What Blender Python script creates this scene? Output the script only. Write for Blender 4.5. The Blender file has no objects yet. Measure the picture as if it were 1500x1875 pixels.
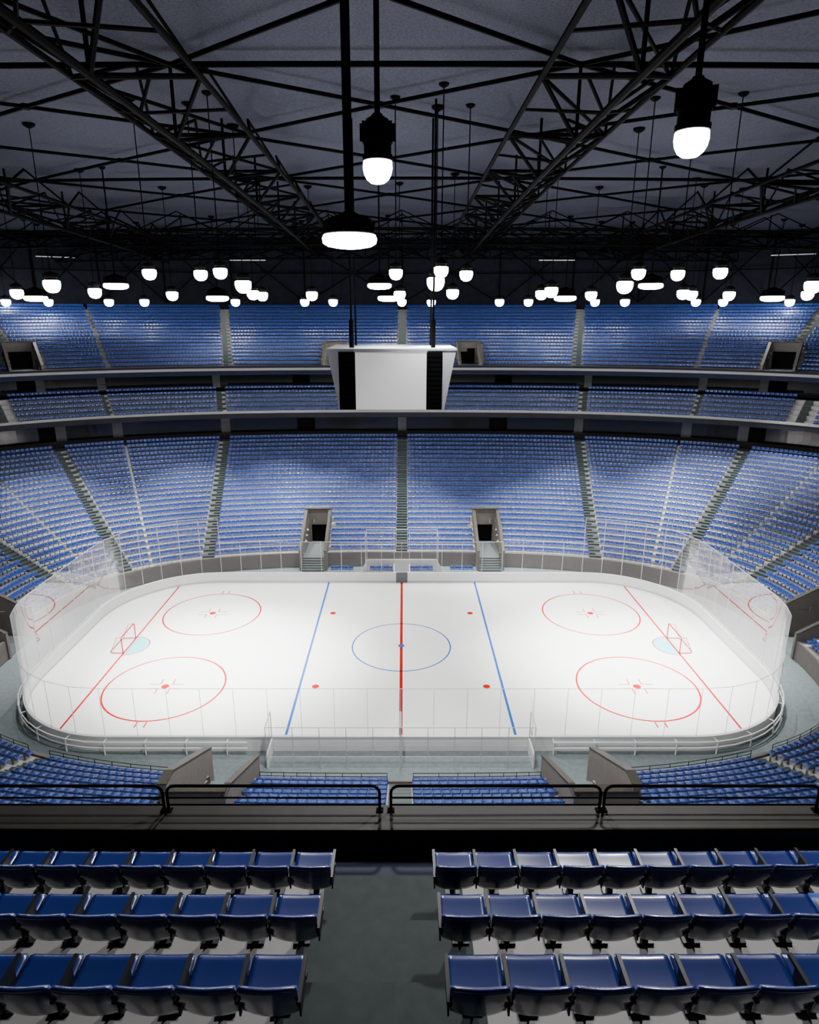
import bpy, math, random
import numpy as np
from mathutils import Vector, Matrix
random.seed(3)
S=bpy.context.scene
COL=S.collection
CAMP=(0.2,-53.8,28.85); F=1190.0; TH=math.radians(16.57); CT=math.cos(TH); ST=math.sin(TH)
def proj(x,y,z):
    dx=x-CAMP[0]; Z=y-CAMP[1]; d=CAMP[2]-z
    zc=Z*CT+d*ST
    if zc<0.3: return (-9999,-9999,zc)
    return (739+F*dx/zc, 937.5+F*(d*CT-Z*ST)/zc, zc)

# ------------------------------------------------------------ materials
def mat(name,col,rough=0.6,metal=0.0,noise=0.0,nscale=5.0,emit=None,estr=0,spec=0.5,coat=0.0):
    m=bpy.data.materials.new(name); m.use_nodes=True
    nt=m.node_tree; b=nt.nodes['Principled BSDF']
    b.inputs['Roughness'].default_value=rough; b.inputs['Metallic'].default_value=metal
    b.inputs['Specular IOR Level'].default_value=spec
    b.inputs['Coat Weight'].default_value=coat
    if noise>0:
        n=nt.nodes.new('ShaderNodeTexNoise'); n.inputs['Scale'].default_value=nscale; n.inputs['Detail'].default_value=6
        g=nt.nodes.new('ShaderNodeNewGeometry'); nt.links.new(g.outputs['Position'],n.inputs['Vector'])
        r=nt.nodes.new('ShaderNodeValToRGB')
        r.color_ramp.elements[0].position=0.3; r.color_ramp.elements[1].position=0.7
        r.color_ramp.elements[0].color=tuple(c*(1-noise) for c in col)+(1,)
        r.color_ramp.elements[1].color=tuple(min(1,c*(1+noise)) for c in col)+(1,)
        nt.links.new(n.outputs['Fac'],r.inputs['Fac']); nt.links.new(r.outputs['Color'],b.inputs['Base Color'])
    else: b.inputs['Base Color'].default_value=tuple(col)+(1,)
    if emit:
        b.inputs['Emission Color'].default_value=tuple(emit)+(1,); b.inputs['Emission Strength'].default_value=estr
    return m
M_ice=mat('ice',(0.89,0.885,0.88),0.35,noise=0.02,nscale=0.6)
M_red=mat('red_paint',(0.45,0.0,0.0),0.8,spec=0.05)
M_blue=mat('blue_paint',(0.015,0.11,0.42),0.8,spec=0.05)
M_cyan=mat('crease_paint',(0.16,0.66,0.80),0.5)
M_board=mat('white_board',(0.86,0.86,0.86),0.4,noise=0.02,nscale=2)
M_floor=mat('rubber_floor',(0.16,0.20,0.21),0.6,noise=0.12,nscale=3)
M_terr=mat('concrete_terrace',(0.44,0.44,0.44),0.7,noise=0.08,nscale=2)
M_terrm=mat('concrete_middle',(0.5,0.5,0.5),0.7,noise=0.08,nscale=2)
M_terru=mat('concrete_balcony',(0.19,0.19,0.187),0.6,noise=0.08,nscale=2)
M_stair=mat('stair_concrete',(0.045,0.06,0.06),0.45,noise=0.12,nscale=3)
M_stairn=mat('stair_rubber',(0.026,0.035,0.036),0.65,noise=0.15,nscale=6,spec=0.12)
M_stairedge=mat('stair_edge',(0.10,0.12,0.12),0.55)
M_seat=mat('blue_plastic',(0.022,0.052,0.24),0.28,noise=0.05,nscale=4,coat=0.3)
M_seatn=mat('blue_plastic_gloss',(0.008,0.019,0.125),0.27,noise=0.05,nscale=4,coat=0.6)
M_blk=mat('black_metal',(0.003,0.003,0.0035),0.6,spec=0.01)
M_arm=mat('arm_plastic',(0.008,0.008,0.009),0.4,spec=0.3)
M_grey=mat('grey_plastic',(0.12,0.13,0.15),0.5)
M_tan=mat('tan_wall',(0.17,0.153,0.14),0.7,noise=0.08,nscale=2)
M_brown=mat('brown_cap',(0.017,0.0155,0.012),0.6,noise=0.15,nscale=4,spec=0.2)
M_cap=mat('tunnel_cap',(0.045,0.040,0.032),0.6,noise=0.15,nscale=4,spec=0.3)
M_dark=mat('dark_wall',(0.014,0.015,0.024),0.6,noise=0.2,nscale=1,spec=0.3)
M_navy=mat('navy_wall',(0.014,0.018,0.045),0.6,noise=0.2,nscale=1,spec=0.15)
M_void=mat('door_dark',(0.003,0.003,0.004),0.7,spec=0.1)
M_fascia=mat('fascia_white',(0.36,0.35,0.33),0.5,noise=0.05,nscale=1)
M_ceil=mat('ceiling_panel',(0.043,0.047,0.068),0.8,noise=0.35,nscale=7,spec=0.2)
M_outer=mat('outer_wall',(0.011,0.012,0.018),0.9,noise=0.2,nscale=1,spec=0.05)
M_col=mat('column_grey',(0.11,0.115,0.13),0.6)
M_screen=mat('screen',(0.6,0.6,0.6),0.4,emit=(0.9,0.9,0.9),estr=0.35)
M_sbody=mat('scoreboard_grey',(0.36,0.37,0.40),0.5,noise=0.12,nscale=40)
M_bulb=mat('bulb',(1,1,1),0.3,emit=(1,0.98,0.95),estr=60)
M_strip=mat('light_strip',(1,1,1),0.3,emit=(0.7,0.9,1),estr=0.12)
M_window=mat('suite_glass',(0.01,0.012,0.018),0.08,spec=0.8)
M_pane_frame=mat('glass_post',(0.6,0.6,0.62),0.35)
def glassmat(name,haze,gl):
    m=bpy.data.materials.new(name); m.use_nodes=True; nt=m.node_tree; nt.nodes.clear()
    o=nt.nodes.new('ShaderNodeOutputMaterial'); t=nt.nodes.new('ShaderNodeBsdfTransparent')
    g=nt.nodes.new('ShaderNodeBsdfGlossy'); g.inputs['Roughness'].default_value=0.0
    d=nt.nodes.new('ShaderNodeBsdfDiffuse'); d.inputs['Color'].default_value=(0.8,0.82,0.85,1)
    fr=nt.nodes.new('ShaderNodeFresnel'); fr.inputs['IOR'].default_value=1.35
    mx=nt.nodes.new('ShaderNodeMixShader'); mx2=nt.nodes.new('ShaderNodeMixShader')
    ml=nt.nodes.new('ShaderNodeMath'); ml.operation='MULTIPLY'; ml.inputs[1].default_value=gl
    nt.links.new(fr.outputs[0],ml.inputs[0]); nt.links.new(ml.outputs[0],mx.inputs[0])
    nt.links.new(t.outputs[0],mx.inputs[1]); nt.links.new(g.outputs[0],mx.inputs[2])
    mx2.inputs[0].default_value=haze
    nt.links.new(mx.outputs[0],mx2.inputs[1]); nt.links.new(d.outputs[0],mx2.inputs[2])
    nt.links.new(mx2.outputs[0],o.inputs['Surface'])
    return m
M_glass=glassmat('rink_glass',0.022,0.45)

# ------------------------------------------------------------ mesh builder
class MB:
    def __init__(s): s.v=[]; s.f=[]; s.m=[]
    def add(s,vs,fs,mi=0):
        o=len(s.v); s.v+= [tuple(p) for p in vs]
        for f in fs: s.f.append(tuple(i+o for i in f)); s.m.append(mi)
    def box(s,x0,x1,y0,y1,z0,z1,mi=0,fn=None):
        vs=[(x0,y0,z0),(x1,y0,z0),(x1,y1,z0),(x0,y1,z0),(x0,y0,z1),(x1,y0,z1),(x1,y1,z1),(x0,y1,z1)]
        if fn: vs=[fn(*p) for p in vs]
        s.add(vs,[(0,3,2,1),(4,5,6,7),(0,1,5,4),(1,2,6,5),(2,3,7,6),(3,0,4,7)],mi)
    def tube(s,p,q,r,n=8,mi=0,caps=True):
        p=Vector(p); q=Vector(q); d=(q-p)
        if d.length<1e-6: return
        d.normalize(); a=Vector((0,0,1)) if abs(d.z)<0.9 else Vector((1,0,0))
        u=d.cross(a).normalized(); w=d.cross(u)
        vs=[]
        for c in (p,q):
            for i in range(n):
                t=2*math.pi*i/n; vs.append(c+u*(r*math.cos(t))+w*(r*math.sin(t)))
        fs=[(i,(i+1)%n,n+(i+1)%n,n+i) for i in range(n)]
        if caps: fs+= [tuple(range(n))[::-1],tuple(range(n,2*n))]
        s.add(vs,fs,mi)
    def pipe(s,pts,r,n=8,mi=0,closed=False):
        pts=[Vector(p) for p in pts]; N=len(pts); vs=[]
        for i,p in enumerate(pts):
            a=pts[(i-1)%N] if (closed or i>0) else p
            b=pts[(i+1)%N] if (closed or i<N-1) else p
            d=(b-a).normalized(); ref=Vector((0,0,1)) if abs(d.z)<0.95 else Vector((0,1,0))
            if s.__dict__.get('ref'): ref=s.ref
            u=d.cross(ref).normalized(); w=d.cross(u)
            for k in range(n):
                t=2*math.pi*k/n; vs.append(p+u*(r*math.cos(t))+w*(r*math.sin(t)))
        fs=[]
        for i in range(N if closed else N-1):
            j=(i+1)%N
            for k in range(n): fs.append((i*n+k,i*n+(k+1)%n,j*n+(k+1)%n,j*n+k))
        if not closed: fs+=[tuple(range(n))[::-1],tuple(range((N-1)*n,N*n))]
        s.add(vs,fs,mi)
    def lathe(s,prof,c,n=24,mi=0):
        vs=[];N=len(prof)
        for r,z in prof:
            for k in range(n):
                t=2*math.pi*k/n; vs.append((c[0]+r*math.cos(t),c[1]+r*math.sin(t),c[2]+z))
        fs=[]
        for i in range(N-1):
            for k in range(n): fs.append((i*n+k,i*n+(k+1)%n,(i+1)*n+(k+1)%n,(i+1)*n+k))
        fs+=[tuple(range(n))[::-1],tuple(range((N-1)*n,N*n))]
        s.add(vs,fs,mi)
    def panel(s,fn,nu,nv,off,mi=0):
        off=Vector(off); vs=[]
        for L in (0,1):
            for j in range(nv+1):
                for i in range(nu+1):
                    vs.append(Vector(fn(i/nu,j/nv))+off*L)
        W=nu+1; B=W*(nv+1); fs=[]
        for j in range(nv):
            for i in range(nu):
                a=j*W+i; fs.append((a,a+1,a+W+1,a+W)); fs.append((B+a,B+a+W,B+a+W+1,B+a+1))
        for i in range(nu):
            fs.append((i,B+i,B+i+1,i+1)); a=nv*W+i; fs.append((a,a+1,B+a+1,B+a))
        for j in range(nv):
            a=j*W; fs.append((a,a+W,B+a+W,B+a)); a=j*W+nu; fs.append((a,B+a,B+a+W,a+W))
        s.add(vs,fs,mi)
    def data(s,name,mats,smooth=False):
        me=bpy.data.meshes.new(name); me.from_pydata(s.v,[],s.f)
        for m in (mats if isinstance(mats,(list,tuple)) else [mats]): me.materials.append(m)
        me.polygons.foreach_set('material_index',s.m)
        if smooth:
            me.polygons.foreach_set('use_smooth',[True]*len(s.f))
        me.update(); return me
    def obj(s,name,mats,smooth=False,parent=None,loc=None):
        o=bpy.data.objects.new(name,s.data(name,mats,smooth)); COL.objects.link(o)
        if parent: o.parent=parent
        if loc: o.location=loc
        return o
def tag(o,label,cat=None,group=None,kind=None):
    o['label']=label
    if cat: o['category']=cat
    if group: o['group']=group
    if kind: o['kind']=kind
    return o
def empty(name,loc):
    e=bpy.data.objects.new(name,None); e.location=loc; e.empty_display_size=0.3; COL.objects.link(e); return e

# ------------------------------------------------------------ bowl curves
class Tier:
    def __init__(s,n,a0,a1,b0,b1,n0,n1,z0,dz,name):
        s.n=n;s.a=(a0,a1);s.b=(b0,b1);s.e=(n0,n1);s.z0=z0;s.dz=dz;s.name=name;s.aisles=[];s.voms=[]
        s.tread=(b1-b0)/n
    def P(s,k,t):
        f=k/s.n; a=s.a[0]+(s.a[1]-s.a[0])*f; b=s.b[0]+(s.b[1]-s.b[0])*f; e=s.e[0]+(s.e[1]-s.e[0])*f
        return sup(a,b,e,t)
    def z(s,k): return s.z0+s.dz*k
def sup(a,b,e,t):
    c=math.cos(t); q=math.sin(t)
    return (a*math.copysign(abs(c)**(2/e),c), b*math.copysign(abs(q)**(2/e),q))
def nrm(tier,k,t):
    p=tier.P(k,t); f=k/tier.n
    a=tier.a[0]+(tier.a[1]-tier.a[0])*f; b=tier.b[0]+(tier.b[1]-tier.b[0])*f; e=tier.e[0]+(tier.e[1]-tier.e[0])*f
    gx=math.copysign(abs(p[0]/a)**(e-1)/a,p[0]); gy=math.copysign(abs(p[1]/b)**(e-1)/b,p[1])
    l=math.hypot(gx,gy); return gx/l,gy/l
LA=35.0
LOW=Tier(24,LA,62.0,20.5,42.0,2.9,2.6,1.6,0.44,'lower')
MID=Tier(6,62.0,67.6,41.5,47.2,2.6,2.6,15.6,0.55,'middle')
UPP=Tier(18,67.0,87.0,47.0,66.8,2.6,2.5,21.85,0.5,'upper')
def sym(lst):
    out=[]
    for t0,t1,w in lst:
        for q in range(4):
            f={0:lambda d:d,1:lambda d:180-d,2:lambda d:180+d,3:lambda d:360-d}[q]
            c=(f(t0)%360,f(t1)%360,w)
            if not any(abs(c[0]-o[0])<0.01 for o in out): out.append(c)
    return sorted(out)
LOW.aisles=sym([(90,90,1.35),(57.2,71.3,1.35),(42.0,56.8,0.2),(34.5,46.5,1.35),(25,33.5,0.2),(16,20,1.35),(0,0,1.35)])
MID.aisles=sym([(90,90,1.2),(71.3,72,1.2),(55.5,56,0.8),(39.5,40.5,3.0),(22,22,1.2),(0,0,1.2)])
UPP.aisles=sym([(90,90,1.22),(73,74,1.2),(57,58,0.2),(45.5,45.5,1.2),(28,28,0.2),(14,14,1.2)])
def aisle_t(tier,al,kk):
    """angle at which the straight aisle line crosses row kk"""
    t0,t1,_=al
    if abs(t0-t1)<0.01 and abs((t0%90))<0.01: return math.radians(t0)
    A=tier.P(0,math.radians(t0)); B=tier.P(tier.n,math.radians(t1))
    dx,dy=B[0]-A[0],B[1]-A[1]
    g=lambda t:(tier.P(kk,t)[0]-A[0])*dy-(tier.P(kk,t)[1]-A[1])*dx
    m=math.radians(t0+(t1-t0)*kk/tier.n); lo=m-math.radians(9); hi=m+math.radians(9)
    gl,gh=g(lo),g(hi)
    if gl*gh>0: return m
    for _ in range(40):
        c=(lo+hi)/2; gc=g(c)
        if gc*gl<=0: hi=c
        else: lo=c; gl=gc
    return (lo+hi)/2
def t_for_x(tier,x):
    return math.acos((abs(x)/tier.a[0])**(tier.e[0]/2))
VOM=[]
def addvom(tier,t,w,rows,zf):
    O=tier.P(0,t); n=nrm(tier,0,t); VOM.append(dict(tier=tier,O=O,n=n,tg=(-n[1],n[0]),w=w,D=rows*tier.tread,zf=zf,rows=rows))
tl=t_for_x(LOW,10.6)
for t in (tl,math.pi-tl,math.pi+tl,2*math.pi-tl): addvom(LOW,t,1.35,6,1.2)
addvom(LOW,0,2.1,10,0.0); addvom(LOW,math.pi,2.1,10,0.0)
tu=t_for_x(UPP,10.4)
for t in (tu,math.pi-tu): addvom(UPP,t,1.5,5,22.0)
for d in (45.5,134.5): addvom(UPP,math.radians(d),1.8,5.5,22.0)
for v in VOM:
    if abs(v['n'][1])>0.97: v['n']=(0,math.copysign(1,v['n'][1])); v['tg']=(-v['n'][1],0)
def invom(tier,x,y,mw,md):
    for v in VOM:
        if v['tier'] is not tier: continue
        dx=x-v['O'][0]; dy=y-v['O'][1]
        u=dx*v['tg'][0]+dy*v['tg'][1]; w=dx*v['n'][0]+dy*v['n'][1]
        if abs(u)<v['w']+mw and -3<w<v['D']+md: return True
    return False

# ------------------------------------------------------------ terraces
def arc_ts(fn,NT):
    fine=[fn(2*math.pi*i/4000) for i in range(4001)]
    cum=[0]
    for i in range(4000): cum.append(cum[-1]+math.dist(fine[i],fine[i+1]))
    return list(np.interp(np.linspace(0,cum[-1],NT,endpoint=False),cum,np.linspace(0,2*math.pi,4001)))
def terrace(tier,NT,name,label,m):
    mb=MB(); ts=arc_ts(lambda t:tier.P(tier.n/2,t),NT)
    idx={}
    def vid(k,i,lvl):
        i%=NT; key=(k,i,lvl)
        if key not in idx:
            p=tier.P(k,ts[i]); idx[key]=len(mb.v); mb.v.append((p[0],p[1],tier.z(lvl)))
        return idx[key]
    for k in range(tier.n):
        for i in range(NT):
            tm=(ts[i]+(ts[(i+1)%NT] if i<NT-1 else 2*math.pi))/2
            c=tier.P(k+0.5,tm); r=tier.P(k,tm)
            if not invom(tier,c[0],c[1],0,0):
                mb.f.append((vid(k,i,k),vid(k+1,i,k),vid(k+1,i+1,k),vid(k,i+1,k))); mb.m.append(0)
            if k>0 and not invom(tier,r[0],r[1],0,0):
                mb.f.append((vid(k,i,k-1),vid(k,i,k),vid(k,i+1,k),vid(k,i+1,k-1))); mb.m.append(0)
    o=mb.obj(name,[m]); tag(o,label,'terrace'); return o
terrace(LOW,760,'seating_terrace','stepped light grey concrete terrace carrying the lower blue seats',M_terr)
terrace(MID,500,'seating_terrace','stepped grey concrete terrace of the middle balcony',M_terrm)
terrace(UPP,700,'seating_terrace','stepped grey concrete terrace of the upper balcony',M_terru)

def ring(mb,a,b,e,prof,NT=360,mi=0,skip=None,closed=True):
    base=len(mb.v); n=len(prof)
    ts=arc_ts(lambda t:sup(a,b,e,t),NT)
    for i in range(NT):
        for o,z in prof:
            p=sup(a+o,b+o,e,ts[i]); mb.v.append((p[0],p[1],z))
    for i in range(NT):
        j=(i+1)%NT
        if skip:
            p=sup(a,b,e,ts[i]); 
            if skip(p[0],p[1]): continue
        for q in range(n if closed else n-1):
            r=(q+1)%n
            mb.f.append((base+i*n+q,base+j*n+q,base+j*n+r,base+i*n+r)); mb.m.append(mi)
mb=MB(); ring(mb,LA-0.25,20.25,2.9,[(0,0),(0.2,0),(0.2,1.75),(0,1.75)],760,skip=lambda x,y:invom(LOW,x,y,0,0))
tag(mb.obj('wall_front',[M_tan]),'low tan concrete wall in front of the lowest seat row',kind='structure')
mb=MB(); ring(mb,61.0,40.6,2.6,[(0,15.15),(0.9,15.15),(0.9,15.6),(0.25,15.6),(0.25,16.1),(0,16.1)],400,mi=0)
ring(mb,60.95,40.55,2.6,[(-0.02,15.85),(0.35,15.85),(0.35,16.15),(-0.02,16.15)],400,mi=1)
ring(mb,61.9,41.5,2.6,[(0,15.0),(6.4,15.0),(6.4,15.2),(0,15.2)],400,mi=0)
tag(mb.obj('trim_1',[M_dark,M_fascia]),'pale balcony edge of the middle tier',kind='structure')
LZ=22.1
mb=MB(); ring(mb,66.0,46.0,2.6,[(0,20.8),(1.3,20.8),(1.3,21.8),(0.45,21.8),(0.45,LZ-.06),(0,LZ-.06)],400,mi=0)
ring(mb,65.95,45.95,2.6,[(-0.02,21.45),(0.1,21.45),(0.1,21.8),(-0.02,21.8)],400,mi=1)
ring(mb,66.0,46.0,2.6,[(-0.01,LZ-.06),(0.47,LZ-.06),(0.47,LZ),(-0.01,LZ)],400,mi=2)
ring(mb,67.1,47.1,2.6,[(0,20.8),(6.4,20.8),(6.4,21.0),(0,21.0)],400,mi=0)
tag(mb.obj('trim_2',[M_navy,M_fascia,M_brown]),'parapet of the upper tier with brown ledge',kind='structure')
def wallring(name,a,b,e,z0,z1,m,label,NT=400):
    mb=MB(); ring(mb,a,b,e,[(0,z0),(0.3,z0),(0.3,z1),(0,z1)],NT); tag(mb.obj(name,[m]),label,kind='structure')
wallring('wall_lower_concourse',64.2,44.2,2.6,11.6,15.0,M_dark,'dark wall behind the lower concourse')
wallring('window_1',64.0,44.0,2.6,12.6,14.7,M_window,'dark glazed band of the lower suites')
wallring('wall_upper_concourse',69.8,49.4,2.6,18.0,20.8,M_dark,'dark wall behind the middle balcony')
wallring('window_2',69.6,49.2,2.6,19.1,20.6,M_window,'dark glazed band of the upper suites')
wallring('wall_outer',87.3,67.1,2.5,29.5,42.6,M_outer,'dark outer wall above the upper tier')
mb=MB(); ring(mb,62.0,42.0,2.6,[(0,12.1),(2.3,12.1),(2.3,12.15),(0,12.15)],400); ring(mb,67.6,47.2,2.6,[(0,18.75),(2.3,18.75),(2.3,18.8),(0,18.8)],400)
tag(mb.obj('trim_3',[M_brown]),'concourse walkways behind the seat rows',kind='structure')
mb=MB(); mb.add([(-95,-72,-0.06),(95,-72,-0.06),(95,72,-0.06),(-95,72,-0.06)],[(0,1,2,3)])
tag(mb.obj('floor',[M_floor]),'grey-teal rubber arena floor around the rink',kind='structure')
def ceilz(x,y): return 43.5-1.3*((x/88)**2+(y/68)**2)
mb=MB(); NR=24; NA=96
mb.v.append((0,0,ceilz(0,0)))
for r in range(1,NR+1):
    for a in range(NA):
        p=sup(89*r/NR,69*r/NR,2.5,2*math.pi*a/NA); mb.v.append((p[0],p[1],ceilz(*p)))
for a in range(NA): mb.f.append((0,1+(a+1)%NA,1+a)); mb.m.append(0)
for r in range(NR-1):
    for a in range(NA):
        i=1+r*NA+a; j=1+r*NA+(a+1)%NA; mb.f.append((i,j,j+NA,i+NA)); mb.m.append(0)
tag(mb.obj('ceiling',[M_ceil]),'dark blue-grey domed roof panels',kind='structure')

# ------------------------------------------------------------ vomitories
for vi,v in enumerate(VOM):
    tier=v['tier']; O=v['O']; n=v['n']; tg=v['tg']; w=v['w']; D=v['D']; zf=v['zf']
    sl=tier.dz/tier.tread
    e=empty('entrance_tunnel',(O[0],O[1],zf))
    tag(e,'tan concrete entrance tunnel with dark doorway cut into blue seat rows','entrance','stand entrances')
    fn=lambda u,d,z:(tg[0]*u+n[0]*d, tg[1]*u+n[1]*d, z-zf)
    base=0 if tier is LOW else tier.z0-0.4
    f0=-1.6 if (tier is LOW and zf>0.5) else -0.4
    for sgn in (-1,1):
        outer = tier is LOW and O[1]<-5 and (O[0]+tg[0]*sgn*w)*math.copysign(1,O[0])>abs(O[0])
        th=0.42 if outer else 0.28
        mb=MB(); u0,u1=(w,w+th) if sgn>0 else (-w-th,-w)
        up=0.5 if outer else 0.0
        zt0=tier.z0+ (0.75 if tier is LOW else 0.8)+up; zt1=tier.z0+sl*D+1.25+up
        if tier is LOW and O[1]<-5 and not outer: zt0-=0.1; zt1-=0.3
        if tier is UPP: zt1-=0.3
        pr=[(f0,base-0.05),(D+0.3,base-0.05),(D+0.3,zt1),(D-0.8,zt1),(f0,zt0)]
        vs=[fn(u0,d,z) for d,z in pr]+[fn(u1,d,z) for d,z in pr]; N=len(pr)
        fs=[tuple(range(N)),tuple(range(N,2*N))[::-1]]+[(i,N+i,N+(i+1)%N,(i+1)%N) for i in range(N)]
        mb.add(vs,fs)
        for (d0,z0_),(d1,z1_) in zip(pr[2:],pr[3:]):
            mb.add([fn(u0-0.04,d0,z0_),fn(u1+0.04,d0,z0_),fn(u1+0.04,d1,z1_),fn(u0-0.04,d1,z1_),
                    fn(u0-0.04,d0,z0_+0.08),fn(u1+0.04,d0,z0_+0.08),fn(u1+0.04,d1,z1_+0.08),fn(u0-0.04,d1,z1_+0.08)],
                   [(0,3,2,1),(4,5,6,7),(0,1,5,4),(1,2,6,5),(2,3,7,6),(3,0,4,7)],1)
        mb.obj('side_wall',[M_tan,M_cap],parent=e)
    mb=MB(); zt=tier.z0+sl*D+1.25-(0.3 if tier is UPP else 0)
    dh=2.35 if w<2 else 3.0
    mb.box(-w,w,D,D+0.3,zf+dh,zt+0.08,0,fn); mb.box(-w,-w+0.35,D,D+0.3,zf,zf+dh,0,fn); mb.box(w-0.35,w,D,D+0.3,zf,zf+dh,0,fn)
    mb.box(-w-0.3,w+0.3,D-0.15,D+0.4,zt+0.05,zt+0.2,1,fn)
    mb.obj('door_wall',[M_tan,M_cap],parent=e)
    mb=MB(); mb.box(-w,w,D+0.35,D+0.45,zf,zf+dh+0.2,0,fn); mb.obj('door_opening',[M_void],parent=e)
    mb=MB(); mb.box(-w,w,-0.2,D+0.35,zf-0.1,zf,0,fn)
    if tier is LOW and zf>0.5:
        for i in range(6):
            mb.box(-w,w,-0.2-0.28*(i+1),-0.2-0.28*i,-0.05,zf-0.2*(i),0,fn)
    mb.obj('ramp_floor',[M_stairedge if O[1]>0 else M_floor],parent=e)

# ------------------------------------------------------------ staircases in aisles
def staircase(tier,al):
    t0,t1,w=al; w=min(w,1.35) if w<2 else 1.0
    plain=tier is UPP and abs(t0-270)<0.1
    if plain: w=1.9
    mb=MB()
    A=tier.P(0,math.radians(t0)); B=tier.P(tier.n,math.radians(t1)); l=math.dist(A,B); n=((B[0]-A[0])/l,(B[1]-A[1])/l)
    if abs(t0-90)<0.1: n=(0,1)
    if abs(t0-270)<0.1: n=(0,-1)
    tg=(-n[1],n[0])
    for k in range(tier.n):
        p=tier.P(k,aisle_t(tier,al,k)); q=tier.P(k+1,aisle_t(tier,al,k+1)); c=((p[0]+q[0])/2,(p[1]+q[1])/2)
        if invom(tier,c[0],c[1],w/2,0.3): continue
        px,py,_=proj(c[0],c[1],tier.z(k))
        if not(-150<px<1650 and 300<py<2300): continue
        z=tier.z(k); T=math.dist(p,q)
        fn=lambda u,d,zz:(p[0]+tg[0]*u+n[0]*d,p[1]+tg[1]*u+n[1]*d,zz)
        mb.box(-w/2,w/2,0.0,T,z-0.02,z+0.012,0,fn)
        if k<tier.n-1 and not plain:
            mb.box(-w/2,w/2,T*0.55,T,z,z+tier.dz/2,0,fn)
            mb.box(-w/2,w/2,T*0.55-0.01,T*0.55+0.05,z+tier.dz/2-0.02,z+tier.dz/2+0.006,1,fn)
        if not plain: mb.box(-w/2,w/2,-0.012,0.05,z-0.03,z+0.022,1,fn)
        mb.box(-w/2,w/2,-0.011,0.0,z-tier.dz,z,0,fn)
    if mb.v:
        o=mb.obj('aisle_stairs',[M_stairn if plain else M_stair,M_stair if tier is UPP else M_stairedge]); tag(o,'dark grey-green concrete aisle stairs between blue seats','stairs','aisle stairs')
for tier in (LOW,MID,UPP):
    for al in tier.aisles: 
        if al[2]>0.7 and not (tier is LOW and (al[0] in (0,180))): staircase(tier,al)

# ------------------------------------------------------------ seat meshes
def back_fn(nw=0.247,h0=0.41,h1=0.86):
    def fn(u,v):
        s=2*u-1
        hw=nw*(0.965+0.035*v)
        if v>0.85: hw*=1-0.04*((v-0.85)/0.15)**2.5
        if v<0.2: hw*=1-0.10*((0.2-v)/0.2)**2
        z=h0+(h1-h0)*v-0.015*abs(s)**3*(1 if v>0.5 else -1)
        y=0.02-0.14*v**1.2+0.03*s*s-0.02*math.sin(v*math.pi)
        return (s*hw,y,z)
    return fn
def pan_fn(nw=0.242):
    def fn(u,v):
        s=2*u-1; hw=nw*(0.97+0.03*math.sin(v*math.pi))
        if v>0.88: hw*=1-0.06*((v-0.88)/0.12)**2
        z=0.52+0.008*s*s+0.03*v-(0.035*max(0,(v-0.88)/0.12)**2)-0.01*math.sin(v*math.pi)
        return (s*hw,-0.02+0.46*v,z)
    return fn
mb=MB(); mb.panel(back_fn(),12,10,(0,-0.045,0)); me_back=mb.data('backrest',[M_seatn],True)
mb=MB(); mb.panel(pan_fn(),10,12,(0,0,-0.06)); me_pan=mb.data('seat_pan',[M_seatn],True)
mb=MB(); x=-0.25
mb.box(x-0.017,x+0.017,-0.12,0.30,0.67,0.70)
mb.box(x-0.008,x+0.008,-0.06,0.20,0.46,0.68)
me_arm=mb.data('armrest',[M_arm])
mb=MB(); mb.box(-0.25,0.25,0.28,0.33,0.42,0.47); mb.box(-0.035,0.035,0.30,0.36,0.0,0.46); mb.box(-0.09,0.09,0.27,0.38,0.0,0.03)
me_br=mb.data('bracket',[M_arm])
mb=MB(); mb.panel(back_fn(0.258,0.38,0.80),4,3,(0,-0.045,0),0); mb.panel(pan_fn(0.25),2,3,(0,0,-0.05),0)
mb.box(-0.268,-0.250,-0.10,0.26,0.58,0.62,1); mb.box(-0.262,-0.25,-0.04,0.10,0.0,0.58,1)
low=mb; low_me=mb.data('stadium_seat',[M_seat,M_grey],True)
LV=np.array(low.v,dtype=np.float32); LF=np.array(low.f,dtype=np.int32); LM=np.array(low.m,dtype=np.int32)

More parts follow.
